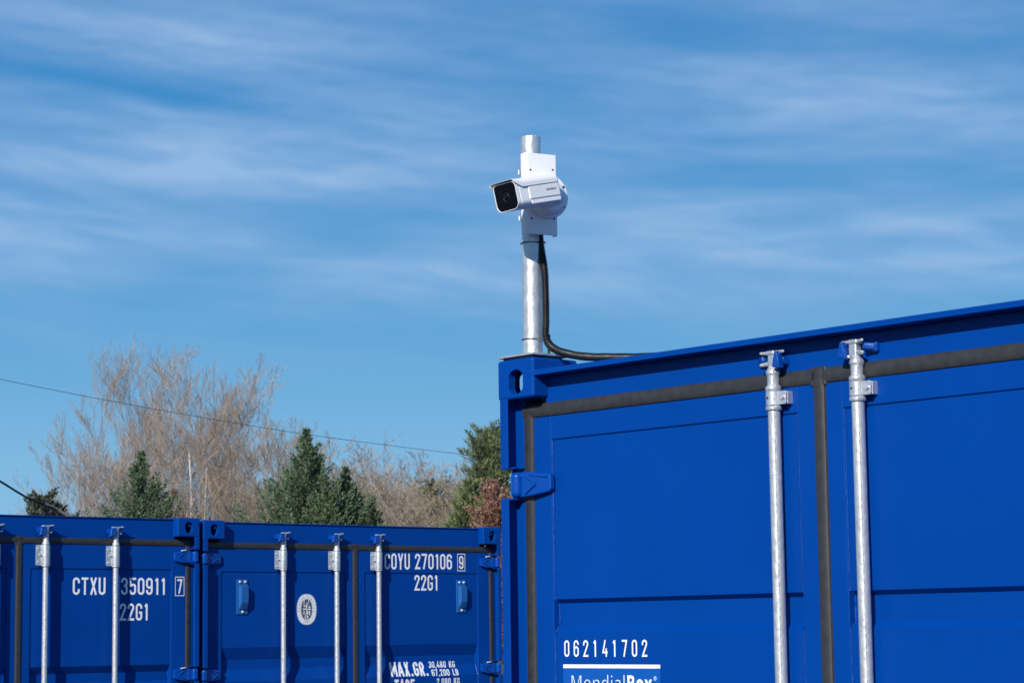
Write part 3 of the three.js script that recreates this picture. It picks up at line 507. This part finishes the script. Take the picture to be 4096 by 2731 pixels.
{
  const g = thing('security_camera', 'white bullet security camera with black lens window clamped to the pole', 'security camera');
  const D = V(.113, EYE + 1.283, -6.685); g.position.copy(PX.clone().addScaledVector(bn, .062)); g.position.y = D.y; const q0 = g.position.clone();
  // round foot on the plate
  const foot = V(0, 0, 0).addScaledVector(br, .022), qf = new THREE.Quaternion().setFromUnitVectors(V(0, 1, 0), bn);
  const turned = (pts) => new THREE.LatheGeometry(pts.map(([r, y]) => new THREE.Vector2(r, y)), 56).applyQuaternion(qf).translate(foot.x, foot.y, foot.z);
  const base = obj('mounting_base', turned([[.0005, .001], [.066, .001], [.0672, .0035], [.0672, .009], [.065, .0125], [.058, .0145], [.0005, .0145]]), M.white, g);
  for (const a of [.55, 1.75, -.55, -1.7]) { const p = foot.clone().addScaledVector(br, Math.cos(a) * .057).addScaledVector(V(0, 1, 0), Math.sin(a) * .057); obj('screw_hole', rod(p.clone().addScaledVector(bn, .012), p.clone().addScaledVector(bn, .0152), .004, .004, 14), M.darkHole, base); }
  obj('rotating_socket', turned([[.053, .0145], [.0535, .018], [.0525, .034], [.048, .042], [.040, .047], [.0005, .048]]).translate(-.006, -.006, 0), M.white, g);
  // the body: axis, up and right from the photograph's lines
  const yaw = 47 * Math.PI / 180, dn = 12.9 * Math.PI / 180, lean = 2.4 * Math.PI / 180;
  const fw = V(-Math.sin(yaw) * Math.cos(dn), -Math.sin(dn), Math.cos(yaw) * Math.cos(dn));
  let right = V(Math.cos(yaw), 0, Math.sin(yaw)), up = fw.clone().cross(right).negate(); if (up.y < 0) up.negate();
  const rr = right.clone().multiplyScalar(Math.cos(lean)).addScaledVector(up, Math.sin(lean)), uu = up.clone().multiplyScalar(Math.cos(lean)).addScaledVector(right, -Math.sin(lean));
  const B = new THREE.Group(); B.name = 'camera_body_pivot';
  const frame = new THREE.Matrix4().makeBasis(rr, uu, fw);                    // x right, y up, z towards the lens
  const front = V(-.0125, EYE + 1.244, -6.5).sub(q0);
  const place = (geo) => geo.applyMatrix4(frame.clone().setPosition(front));
  const W = .047, Hh = .0405, L = .182;
  const sect = (w, h0, h1, r, rb = r) => { const s = new THREE.Shape(); s.moveTo(-w + rb, h0); s.lineTo(w - rb, h0); s.absarc(w - rb, h0 + rb, rb, -Math.PI / 2, 0); s.lineTo(w, h1 - r); s.absarc(w - r, h1 - r, r, 0, Math.PI / 2); s.lineTo(-w + r, h1); s.absarc(-w + r, h1 - r, r, Math.PI / 2, Math.PI); s.lineTo(-w, h0 + rb); s.absarc(-w + rb, h0 + rb, rb, Math.PI, 1.5 * Math.PI); return s; };
  const ext = (s, z0, z1, bv, seg = 3) => new THREE.ExtrudeGeometry(s, { depth: z1 - z0 - 2 * bv, bevelEnabled: bv > 0, bevelSize: bv, bevelThickness: bv, bevelOffset: -bv, bevelSegments: seg, curveSegments: 12 }).translate(0, 0, z0 + bv);
  const hs = sect(W, -Hh, Hh, .016, .021); hs.holes.push(new THREE.Path(sect(W - .0018, -Hh + .0018, Hh - .0018, .0145, .0195).getPoints(12)));
  const body = obj('housing', place(mergeGeometries([clean(ext(sect(W, -Hh, Hh, .016, .021), -L, -.0100, .008, 5)), clean(ext(hs, -.0115, 0, .0009, 2))])), M.white, g);
  obj('side_panel', [1, -1].map((k) => place(new RoundedBoxGeometry(.005, .037, .124, 4, .0022).translate(k * (W + .0006), -.0015, -.112))), M.white, body);
  obj('lower_side_rib', [1, -1].map((k) => place(new RoundedBoxGeometry(.0032, .012, .12, 3, .0015).translate(k * (W - .0002), -.0285, -.114))), M.white, body);
  // sun shield: a hood over the top and upper sides, standing off the housing
  const vs = new THREE.Shape(), o1 = W + .0045, yt = Hh + .0055, yb = .0195; vs.moveTo(-o1, yb); vs.lineTo(-o1, yt - .018); vs.absarc(-o1 + .018, yt - .018, .018, Math.PI, Math.PI / 2, true); vs.lineTo(o1 - .018, yt); vs.absarc(o1 - .018, yt - .018, .018, Math.PI / 2, 0, true); vs.lineTo(o1, yb); vs.lineTo(o1 - .0026, yb); vs.lineTo(o1 - .0026, yt - .018); vs.absarc(o1 - .018, yt - .018, .0154, 0, Math.PI / 2, false); vs.lineTo(-o1 + .018, yt - .0026); vs.absarc(-o1 + .018, yt - .018, .0154, Math.PI / 2, Math.PI, false); vs.lineTo(-o1 + .0026, yb);
  const vg = new THREE.ExtrudeGeometry(vs, { depth: L - .006, steps: 12, bevelEnabled: true, bevelSize: .0006, bevelThickness: .0006, bevelOffset: -.0006, bevelSegments: 2, curveSegments: 12 }).translate(0, 0, -L + .012), vp = vg.attributes.position;
  for (let i = 0; i < vp.count; i++) { const k = (vp.getY(i) - yb) / (yt - yb); if (vp.getZ(i) > -.03) vp.setY(i, vp.getY(i) + smooth(-.03, .016, vp.getZ(i)) * (1 - k) * .020); }
  vg.computeVertexNormals();
  obj('sun_shield', place(vg), M.white, g);
  // lens window
  const win = obj('lens_window', place(ext(sect(W - .0019, -Hh + .0019, Hh - .0019, .0144, .0194), -.012, -.0022, .0005, 1)), M.blackGlass, g);
  const ring = sect(.0215, -.0225, .0205, .007); ring.holes.push(new THREE.Path(sect(.0175, -.0185, .0165, .0055).getPoints(10)));
  obj('lens_bezel', place(ext(ring, -.004, -.0012, .0008, 2)), M.blackGlass, win);
  obj('lens', place(new THREE.SphereGeometry(.0115, 28, 16, 0, 7, 0, 1.1).rotateX(Math.PI / 2).scale(1, 1, .6).translate(0, -.001, -.0066)), M.blackGlass, win);
  obj('lens_ring', place(new THREE.TorusGeometry(.0125, .0012, 8, 36).translate(0, -.001, -.0024)), M.blackPlastic, win);
  // name on the side
  const cv = document.createElement('canvas'); cv.width = 640; cv.height = 128; const c = cv.getContext('2d'); c.fillStyle = '#4a4c58'; c.font = 'bold italic 100px sans-serif'; c.textBaseline = 'middle'; c.setTransform(1.06, 0, -.14, 1, 18, 0); c.fillText('HIKVISION', 4, 66, 560);
  const pm = printMaterial(cv, { roughness: .5 }); pm.color.set(0xffffff);
  const pg = new THREE.PlaneGeometry(.048, .0096).rotateY(Math.PI / 2).translate(W + .0036, .001, -.140); place(pg);
  const nm = new THREE.Mesh(pg, pm); nm.name = 'maker_name'; body.add(nm);
  // neck from the back of the housing to the socket
  const back = V(0, -.012, -L + .02).applyMatrix4(frame).add(front), mid = foot.clone().addScaledVector(bn, .04);
  obj('ball_neck', [rod(mid, back, .034, .03, 28), new THREE.SphereGeometry(.034, 28, 18).translate(mid.x, mid.y, mid.z)], M.white, g);
}
{
  const L = (s, h, p) => ON.clone().add(along(YN, s, p)).add(V(0, CT - h, 0));
  const g = thing('corrugated_conduit', 'black corrugated cable conduit tied to the pole and lying along the container roof', 'conduit');
  const pts = [L(.098, -.43, -.085), L(.1045, -.375, -.085), L(.110, -.333, -.085), L(.1236, -.265, -.085), L(.1264, -.2016, -.085), L(.1266, -.1156, -.085), L(.1255, -.067, -.085), L(.140, -.0435, -.085), L(.1714, -.0238, -.085), L(.2216, -.0075, -.085), L(.2713, .004, -.085), L(.3328, .0135, -.085), L(.3934, .020, -.085), L(.4533, .0262, -.085), L(.52, .0325, -.088), L(.6, .0362, -.095), L(.8, .0366, -.11), L(1.0, .0366, -.13), L(1.6, .0366, -.17), L(2.1, .0366, -.22)];
  const path = curve(pts, 1500);
  const c = obj('conduit_hose', tube(path, .0104, 12, (l) => 1 + .2 * Math.cos(l / .0062 * 2 * Math.PI)), M.conduit, g);
  for (const y of [1.1496, .8596]) {
    const k = y > 1 ? .325 : .0625, q = L(y > 1 ? .1115 : .1255, y > 1 ? -(EYE + y - CT) : -.065, -.085), a = V(PX.x, EYE + y, PX.z), ring = [];
    q.y = a.y; const n = q.clone().sub(a).setY(0).normalize(), m = V(-n.z, 0, n.x);
    for (let i = 0; i <= 40; i++) { const t = i / 40 * 2 * Math.PI; const far = Math.cos(t) > .35; const ctr = far ? q : a, rad = far ? .0125 : .0318; ring.push(ctr.clone().addScaledVector(n, Math.cos(t) * rad).addScaledVector(m, Math.sin(t) * rad)); }
    obj('cable_tie', tube(ring, .0014, 6), M.blackPlastic, c);
  }
  obj('cable', tube(curve([L(.128, -.075, -.095), L(.127, -.04, -.095), L(.1265, -.012, -.095)], 12), .0042, 8), M.conduit, g);
}

// ---------------------------------------------------------------- trees
function pushTube(out, a, b, r0, r1, sides) {                                // open tapered stick between two points
  const dx = b[0] - a[0], dy = b[1] - a[1], dz = b[2] - a[2], L = Math.hypot(dx, dy, dz) || 1e-6, t = [dx / L, dy / L, dz / L];
  let n = Math.abs(t[1]) < .9 ? [t[2], 0, -t[0]] : [0, -t[2], t[1]]; const nl = Math.hypot(...n); n = n.map((v) => v / nl);
  const m = [t[1] * n[2] - t[2] * n[1], t[2] * n[0] - t[0] * n[2], t[0] * n[1] - t[1] * n[0]];
  for (let k = 0; k < sides; k++) {
    const u = k / sides * 6.2832, v = (k + 1) / sides * 6.2832, p = (c, q, r) => [c[0] + r * (Math.cos(q) * n[0] + Math.sin(q) * m[0]), c[1] + r * (Math.cos(q) * n[1] + Math.sin(q) * m[1]), c[2] + r * (Math.cos(q) * n[2] + Math.sin(q) * m[2])];
    const A = p(a, u, r0), B = p(a, v, r0), C = p(b, v, r1), D = p(b, u, r1); out.push(...A, ...B, ...C, ...A, ...C, ...D);
  }
}
function meshOf(name, pos, material, parent, col) {
  const g = new THREE.BufferGeometry(); g.setAttribute('position', new THREE.Float32BufferAttribute(pos, 3)); if (col) g.setAttribute('color', new THREE.Float32BufferAttribute(col, 3)); g.computeVertexNormals();
  const m = new THREE.Mesh(g, material); m.name = name; m.castShadow = m.receiveShadow = true; parent.add(m); return m;
}
M.barkPale = new THREE.MeshStandardMaterial({ color: lin(.56, .52, .46), roughness: .9 });
M.barkGrey = new THREE.MeshStandardMaterial({ color: lin(.30, .245, .20), roughness: .9 });
M.twigPink = new THREE.MeshStandardMaterial({ color: lin(.365, .288, .225), roughness: .9 });
M.twigBrown = new THREE.MeshStandardMaterial({ color: lin(.30, .24, .175), roughness: .9 });
M.twigOlive = new THREE.MeshStandardMaterial({ color: lin(.30, .26, .175), roughness: .9 });
M.leaf = new THREE.MeshStandardMaterial({ color: 0xffffff, vertexColors: true, roughness: .75, side: THREE.DoubleSide });
M.barkDark = new THREE.MeshStandardMaterial({ color: lin(.09, .07, .055), roughness: .95 });

// a leafless tree: stems given as [lean x, lean z, share of the height, thickness]
function bareTree(label, base, height, o) {
  const R = mulberry(o.seed), g = thing('bare_tree', label, 'tree', o.group); g.position.copy(base);
  const trunk = [], limbs = [], twigs = [];
  const walk = (p, d, len, r, lev) => {
    const segs = lev === 0 ? 9 : lev === 1 ? 6 : lev === 2 ? 4 : lev === 3 ? 3 : 2, step = len / segs; let q = p.slice(), v = d.slice(); const nodes = [];
    for (let i = 0; i < segs; i++) {
      const bend = lev === 0 ? .1 : .2, lift = (o.lift ?? .07) * (lev > 0 ? 1 : .5);
      v = [v[0] + (R() - .5) * bend, v[1] + (R() - .5) * bend * .6 + lift, v[2] + (R() - .5) * bend]; const L = Math.hypot(...v); v = v.map((x) => x / L);
      const e = [q[0] + v[0] * step, q[1] + v[1] * step, q[2] + v[2] * step], r0 = r * (1 - i / segs * .8), r1 = r * (1 - (i + 1) / segs * .8);
      pushTube(lev === 0 ? trunk : lev < 3 ? limbs : twigs, q, e, Math.max(r0, .0062), Math.max(r1, .0045), lev === 0 ? 7 : lev === 1 ? 5 : 3);
      nodes.push([e, v.slice(), (i + 1) / segs, r1]); q = e;
    }
    if (lev >= (o.levels ?? 4)) return;
    const kids = (o.kids ?? [11, 8, 7, 5])[lev];
    for (let k = 0; k < kids; k++) {
      const f = lev === 0 ? mix(o.clear ?? .3, 1, (k + R() * .8) / kids) : mix(.16, 1, (k + R()) / kids), [e, dv] = nodes[Math.min(nodes.length - 1, Math.floor(f * segs))];
      const ang = (o.angle ?? .65) * (.6 + R() * .7) * (lev === 0 ? 1 : .9), az = R() * 6.283, n = [Math.cos(az), 0, Math.sin(az)];
      const w = [dv[0] * Math.cos(ang) + n[0] * Math.sin(ang), dv[1] * Math.cos(ang) + .25 * Math.sin(ang), dv[2] * Math.cos(ang) + n[2] * Math.sin(ang)];
      walk(e, w, len * mix(.55, .28, f) * (.8 + R() * .45) * (lev === 0 ? (o.spread ?? 1.1) : 1.05), Math.max(.004, r * (1 - f * .75) * .5), lev + 1);
    }
  };
  for (const [lx, lz, k, th] of o.stems) { const L = Math.hypot(lx, 1, lz); walk([lx * .3, -.1, lz * .3], [lx / L, 1 / L, lz / L], height * k * .92, th, 0); }
  let top = 0; for (let i = 1; i < twigs.length; i += 3) top = Math.max(top, twigs[i]);
  const fit = height / top; for (const list of [trunk, limbs, twigs]) for (let i = 0; i < list.length; i++) list[i] *= i % 3 === 1 ? fit : fit * (o.narrow ?? .8);
  meshOf('trunk', trunk, o.bark ?? M.barkPale, g); meshOf('branches', limbs, o.limb ?? M.barkGrey, g); meshOf('twigs', twigs, o.twig ?? M.twigPink, g);
  return g;
}
// an evergreen: upswept plumes of small leaf faces round a trunk
function evergreen(name, label, base, height, o) {
  const R = mulberry(o.seed), g = thing(name, label, o.category ?? 'tree', o.group); g.position.copy(base);
  const pos = [], col = [], wood = [], trunk = []; let bark = o.bark ?? M.barkDark;
  pushTube(trunk, [0, -.1, 0], [0, height * .55, 0], o.thick ?? .09, .05, 7); pushTube(trunk, [0, height * .55, 0], [0, height * .97, 0], .05, .01, 6);
  const leaf = (c, d, s, tone) => {
    let n = [R() - .5, R() - .5, R() - .5]; const k = n[0] * d[0] + n[1] * d[1] + n[2] * d[2]; n = n.map((v, i) => v - k * d[i]); const l = Math.hypot(...n) || 1; n = n.map((v) => v / l * s * (o.slim ?? .3));
    const tip = [c[0] + d[0] * s, c[1] + d[1] * s, c[2] + d[2] * s];
    pos.push(c[0] - n[0], c[1] - n[1], c[2] - n[2], c[0] + n[0], c[1] + n[1], c[2] + n[2], ...tip);
    const t = tone * (.7 + R() * .6), w = (R() - .5) * .3; for (let i = 0; i < 3; i++) col.push(o.color[0] * t * (1 + w), o.color[1] * t, o.color[2] * t * (1 - w * .6));
  };
  for (let k = 0; k < o.plumes; k++) {
    const q = (k + R()) / o.plumes, f = o.cone ? (q < .25 ? q / .25 * .6 : .6 + (q - .25) / .75 * .4) : (o.low ?? .02) + (1 - (o.low ?? .02)) * Math.pow(q, o.pack ?? 1.25), az = R() * 6.283 + k * 2.4;
    const rad = (o.cone ? Math.min(o.radius, (1 - f) * height * o.cone) : o.radius * o.shape(f)) * (.5 + 1.0 * noise.noise(Math.cos(az) * 1.8 + o.seed, f * 11, Math.sin(az) * 1.8) + R() * .75);
    const y0 = f * height, out = [Math.cos(az), 0, Math.sin(az)], rise = mix(o.rise[0], o.rise[1], f), tip = Math.min(1, .22 + (1 - f) * height * (o.cone ? .9 : .8)), len = Math.max(o.cone ? .05 : .18 * tip, rad);
    const d = [out[0], rise * (o.cone ? Math.min(1, (.12 + rad) / (rad + .01)) : 1), out[2]];
    const tone = .75 + R() * .5, hue = R();
    const n = Math.round(o.leaves * (.25 + len / o.radius) * (.35 + .65 * tip)), s0 = [0, y0 - (o.cone ? d[1] * len : .12 * len), 0];
    pushTube(wood, s0, [s0[0] + d[0] * len * .8, s0[1] + d[1] * len * .8, s0[2] + d[2] * len * .8], .012, .004, 3);
    for (let i = 0; i < n; i++) {
      const t = Math.pow(R(), .6), w = (o.plume ?? .16) * tip * (1.15 - t * .8) * (.4 + R()), a = R() * 6.283;
      const c = [s0[0] + d[0] * len * t + Math.cos(a) * w * (.9), s0[1] + d[1] * len * t + (R() - .35) * w * 1.4, s0[2] + d[2] * len * t + Math.sin(a) * w];
      const e = [d[0] * .6 + Math.cos(a) * .7 + (R() - .5) * .5, (o.leafUp ?? .9) + (R() - .5) * .8, d[2] * .6 + Math.sin(a) * .7 + (R() - .5) * .5], el = Math.hypot(...e);
      leaf(c, e.map((v) => v / el), (o.leaf ?? .07) * (.6 + R() * .8), tone);
    }
  }
  let top = .1; for (let i = 1; i < pos.length; i += 3) top = Math.max(top, pos[i]);
  for (const list of [pos, wood, trunk]) for (let i = 1; i < list.length; i += 3) list[i] *= height / top;
  meshOf('trunk', trunk, bark, g); meshOf('branches', wood, bark, g); meshOf('crown', pos, M.leaf, g, col);
  return g;
}
const ground0 = (ox, oy, dist) => { const p = sight(ox, oy, dist); p.y = -.1; return p; };
const rise = (oy, ox, dist) => sight(ox, oy, dist).y + .1;
const cone = (f) => Math.pow(1 - f, .8) * (f < .12 ? .75 + f * 2 : 1), egg = (f) => Math.sqrt(Math.max(0, 1 - (2 * f - .9) ** 2 / 1.21)), oval = (f) => Math.sqrt(Math.max(0, 1 - (2 * f - 1) ** 2));

// leafless trees behind the yard
const far = 'leafless trees beyond the containers';
const P4 = [12, 8, 6, 5];
bareTree('tall leafless tree with pale upright trunks behind the small cypress', ground0(446, 1190, 75), rise(800, 450, 75), { seed: 5, stems: [[-.05, 0, 1, .17], [.10, .05, .95, .12], [-.16, -.1, .9, .1], [.02, .1, .97, .09]], spread: 1.0, angle: .72, lift: .045, kids: P4, narrow: .95, group: far });
bareTree('leafless tree leaning away from the pale trunks with wide wispy boughs', ground0(352, 1190, 78), rise(762, 280, 78), { seed: 9, stems: [[-.12, 0, 1, .15], [-.26, .05, .96, .12], [-.42, 0, .8, .1], [.02, -.1, .98, .12]], spread: .9, angle: .7, lift: .04, kids: P4, narrow: .72, bark: M.barkGrey, group: far });
bareTree('lower leafless tree with bluish twigs next to the large cypress', ground0(575, 1190, 72), rise(940, 600, 72), { seed: 14, stems: [[.08, 0, 1, .1], [.26, .1, .95, .08], [-.1, -.1, .85, .07]], spread: 1.1, angle: .7, lift: .05, kids: P4, bark: M.barkGrey, twig: M.twigBrown, narrow: 1, group: far });
bareTree('low spreading leafless tree beside the round dark evergreen', ground0(282, 1190, 70), rise(985, 150, 70), { seed: 21, stems: [[-.42, 0, 1, .09], [-.8, .1, .8, .07], [-.1, 0, .9, .07]], spread: 1.15, angle: .75, lift: .05, kids: P4, bark: M.barkGrey, narrow: .84, group: far });
const thicket = [[690, 992, 84, 31, 'faint pink leafless tree rising behind the large cypress'], [790, 1005, 88, 32, 'faint pink leafless tree between the two dark cypresses'], [890, 1025, 82, 33, 'leafless tree with fine grey twigs beyond the cypress group'], [965, 1055, 76, 34, 'bushy leafless tree with olive twigs in front of the thicket'], [1035, 1075, 72, 35, 'bushy leafless tree with brown twigs beside the green pine'], [640, 1055, 86, 36, 'low pinkish leafless tree filling the gap beside the large cypress'], [905, 1085, 74, 37, 'tangled leafless shrub low behind the container roof'], [740, 1012, 90, 38, 'pale pink leafless tree farthest back behind the cypress group'], [845, 1025, 86, 39, 'slender pink leafless tree above the lowest bright green cypress']];
thicket.forEach(([x, y, d, seed, label], i) => bareTree(label, ground0(x, 1190, d), rise(y, x, d), { seed, stems: [[-.1, 0, 1, .07], [.15, .1, .95, .06], [-.35, 0, .85, .05], [.36, -.1, .85, .05]], clear: .15, spread: 1.2, angle: .75, lift: .05, kids: [10, 7, 6, 5], narrow: 1.55, bark: M.barkGrey, twig: i === 3 ? M.twigOlive : i === 4 || i === 6 ? M.twigBrown : M.twigPink, limb: M.barkGrey, group: far }));

const green = [.088, .138, .07];
const cy = 'dark cypresses above the containers';
evergreen('cypress_tree', 'slim dark green cypress in front of the tall pale trunks', ground0(322, 1190, 42), rise(1030, 322, 42), { seed: 41, color: green, plumes: 322, leaves: 180, radius: 1.05, cone: .6, rise: [.55, 2.2], leaf: 0.048, plume: 0.094, group: cy });
evergreen('cypress_tree', 'largest dark green cypress with a pointed crown', ground0(704, 1190, 40), rise(980, 704, 40), { seed: 42, color: green, plumes: 471, leaves: 210, radius: 1.3, cone: .6, rise: [.5, 2.2], leaf: 0.049, plume: 0.101, group: cy });
evergreen('cypress_tree', 'medium dark green cypress right beside the largest one', ground0(796, 1190, 41), rise(1068, 796, 41), { seed: 43, color: [.078, .122, .066], plumes: 347, leaves: 190, radius: .95, cone: .6, rise: [.55, 2.2], leaf: 0.048, plume: 0.094, group: cy });
evergreen('cypress_tree', 'broad dark green cypress shoulder at the largest one\'s flank', ground0(640, 1190, 40.6), rise(1062, 640, 40.6), { seed: 44, color: [.094, .145, .072], plumes: 260, leaves: 190, radius: .82, cone: .6, rise: [.55, 1.8], leaf: 0.048, plume: 0.094, group: cy });
evergreen('cypress_tree', 'lowest bright green cypress peeping over the container roof', ground0(852, 1190, 40.5), rise(1140, 852, 40.5), { seed: 45, color: [.12, .175, .09], plumes: 204, leaves: 180, radius: .6, cone: .6, rise: [.55, 1.8], leaf: 0.044, plume: 0.086, group: cy });
evergreen('cypress_tree', 'small green cypress between the largest one and its neighbour', ground0(748, 1190, 39.4), rise(1100, 748, 39.4), { seed: 52, color: [.1, .146, .066], plumes: 204, leaves: 180, radius: .7, cone: .6, rise: [.55, 1.8], leaf: 0.046, plume: 0.086, group: cy });
evergreen('evergreen_oak', 'round dark evergreen tree beside the drooping thick cable', ground0(97, 1190, 60), rise(1118, 97, 60), { seed: 46, color: [.075, .095, .065], plumes: 420, leaves: 90, radius: .72, shape: egg, rise: [.2, 1.4], leaf: .075, plume: .18, slim: .45, low: .25, pack: 1 });
evergreen('small_evergreen', 'tiny green treetop poking above the container beside the round evergreen', ground0(177, 1190, 55), rise(1168, 177, 55), { seed: 47, color: green, plumes: 74, leaves: 100, radius: .22, cone: .6, rise: [.6, 2], leaf: 0.041, plume: 0.058, low: .5 });
evergreen('pine_tree', 'tall green pine rising behind the container hinge post', ground0(1130, 1190, 58), rise(962, 1126, 58), { seed: 48, color: [.15, .19, .085], plumes: 640, leaves: 100, radius: .74, shape: (f) => (f > .72 ? 1.15 * Math.sqrt(Math.max(0, 1 - ((f - .86) / .15) ** 2)) * .62 : .95 * Math.sqrt(Math.max(.05, 1 - ((f - .5) / .36) ** 2))), rise: [.15, 1.0], leaf: .12, slim: .12, plume: .2, low: .15, pack: 1, bark: M.barkGrey });
evergreen('pine_tree', 'smaller bright green pine in front of the tall pine', ground0(1082, 1190, 54), rise(1092, 1082, 54), { seed: 49, color: [.155, .195, .075], plumes: 300, leaves: 90, radius: .62, shape: oval, rise: [.3, 1.1], leaf: .1, slim: .14, plume: .18, low: .3, pack: 1, bark: M.barkGrey });
evergreen('russet_tree', 'rusty red conifer beside the container hinge post', ground0(1136, 1190, 50), rise(1095, 1136, 50), { seed: 50, color: [.30, .155, .115], plumes: 300, leaves: 80, radius: .5, shape: egg, rise: [.3, 1.4], leaf: .06, plume: .12, low: .25, pack: 1 });
evergreen('russet_tree', 'rusty brown shrub beside the foot of the pale trunks', ground0(392, 1190, 46), rise(1120, 392, 46), { seed: 51, color: [.22, .10, .06], plumes: 93, leaves: 110, radius: .38, cone: .6, rise: [.4, 1.6], leaf: 0.037, plume: 0.072, low: .3 });
evergreen('olive_bush', 'olive green bushy tree among the leafless trees', ground0(990, 1190, 80), rise(1078, 990, 80), { seed: 53, color: [.19, .165, .085], plumes: 240, leaves: 42, radius: .9, shape: egg, rise: [.4, 1.6], leaf: .1, plume: .2, low: .2, pack: 1 });

// ---------------------------------------------------------------- overhead lines
function line(name, label, pts, r, n, twist) {
  const g = thing(name, label, 'cable'); g.position.set(0, 0, 0);
  obj('wire', tube(curve(pts, n), r, 7), M.conduit, g); return g;
}
line('power_line', 'thin dark overhead wire crossing the sky in front of the leafless trees', [sight(-900, 690, 26), sight(-300, 806, 28), sight(0, 871, 29), sight(330, 935, 30.5), sight(660, 991, 32), sight(880, 1021, 33), sight(1090, 1046, 34), sight(1500, 1086, 36), sight(2200, 1130, 40)], .0034, 120);
const drop = line('service_cable', 'thick dark cable drooping behind the container beside the round evergreen', [sight(-420, 830, 19), sight(-120, 1038, 19.6), sight(0, 1106, 20), sight(60, 1142, 20.2), sight(110, 1162, 20.4), sight(150, 1182, 20.6), sight(200, 1226, 20.8), sight(260, 1300, 21)], .010, 80);
obj('wire_splice', tube(curve([sight(100, 1157, 20.36), sight(128, 1170, 20.5), sight(158, 1187, 20.62)], 12), .017, 8), M.barkGrey, drop);
const post = thing('utility_pole', 'wooden utility pole holding the overhead wires', 'pole');
for (const [ox, d, oy] of [[-905, 26, 640], [2205, 40, 1100], [-424, 19, 800]]) { const p = sight(ox, oy, d); obj('pole_shaft', new THREE.CylinderGeometry(.09, .14, p.y + .3, 12).translate(p.x, (p.y + .3) / 2 - .3, p.z), M.barkGrey, post); }
{ const p = sight(260, 1300, 21); obj('pole_shaft', new THREE.CylinderGeometry(.07, .1, p.y + .3, 12).translate(p.x, (p.y + .3) / 2 - .3, p.z), M.barkGrey, post); }

renderer.render(scene, camera);
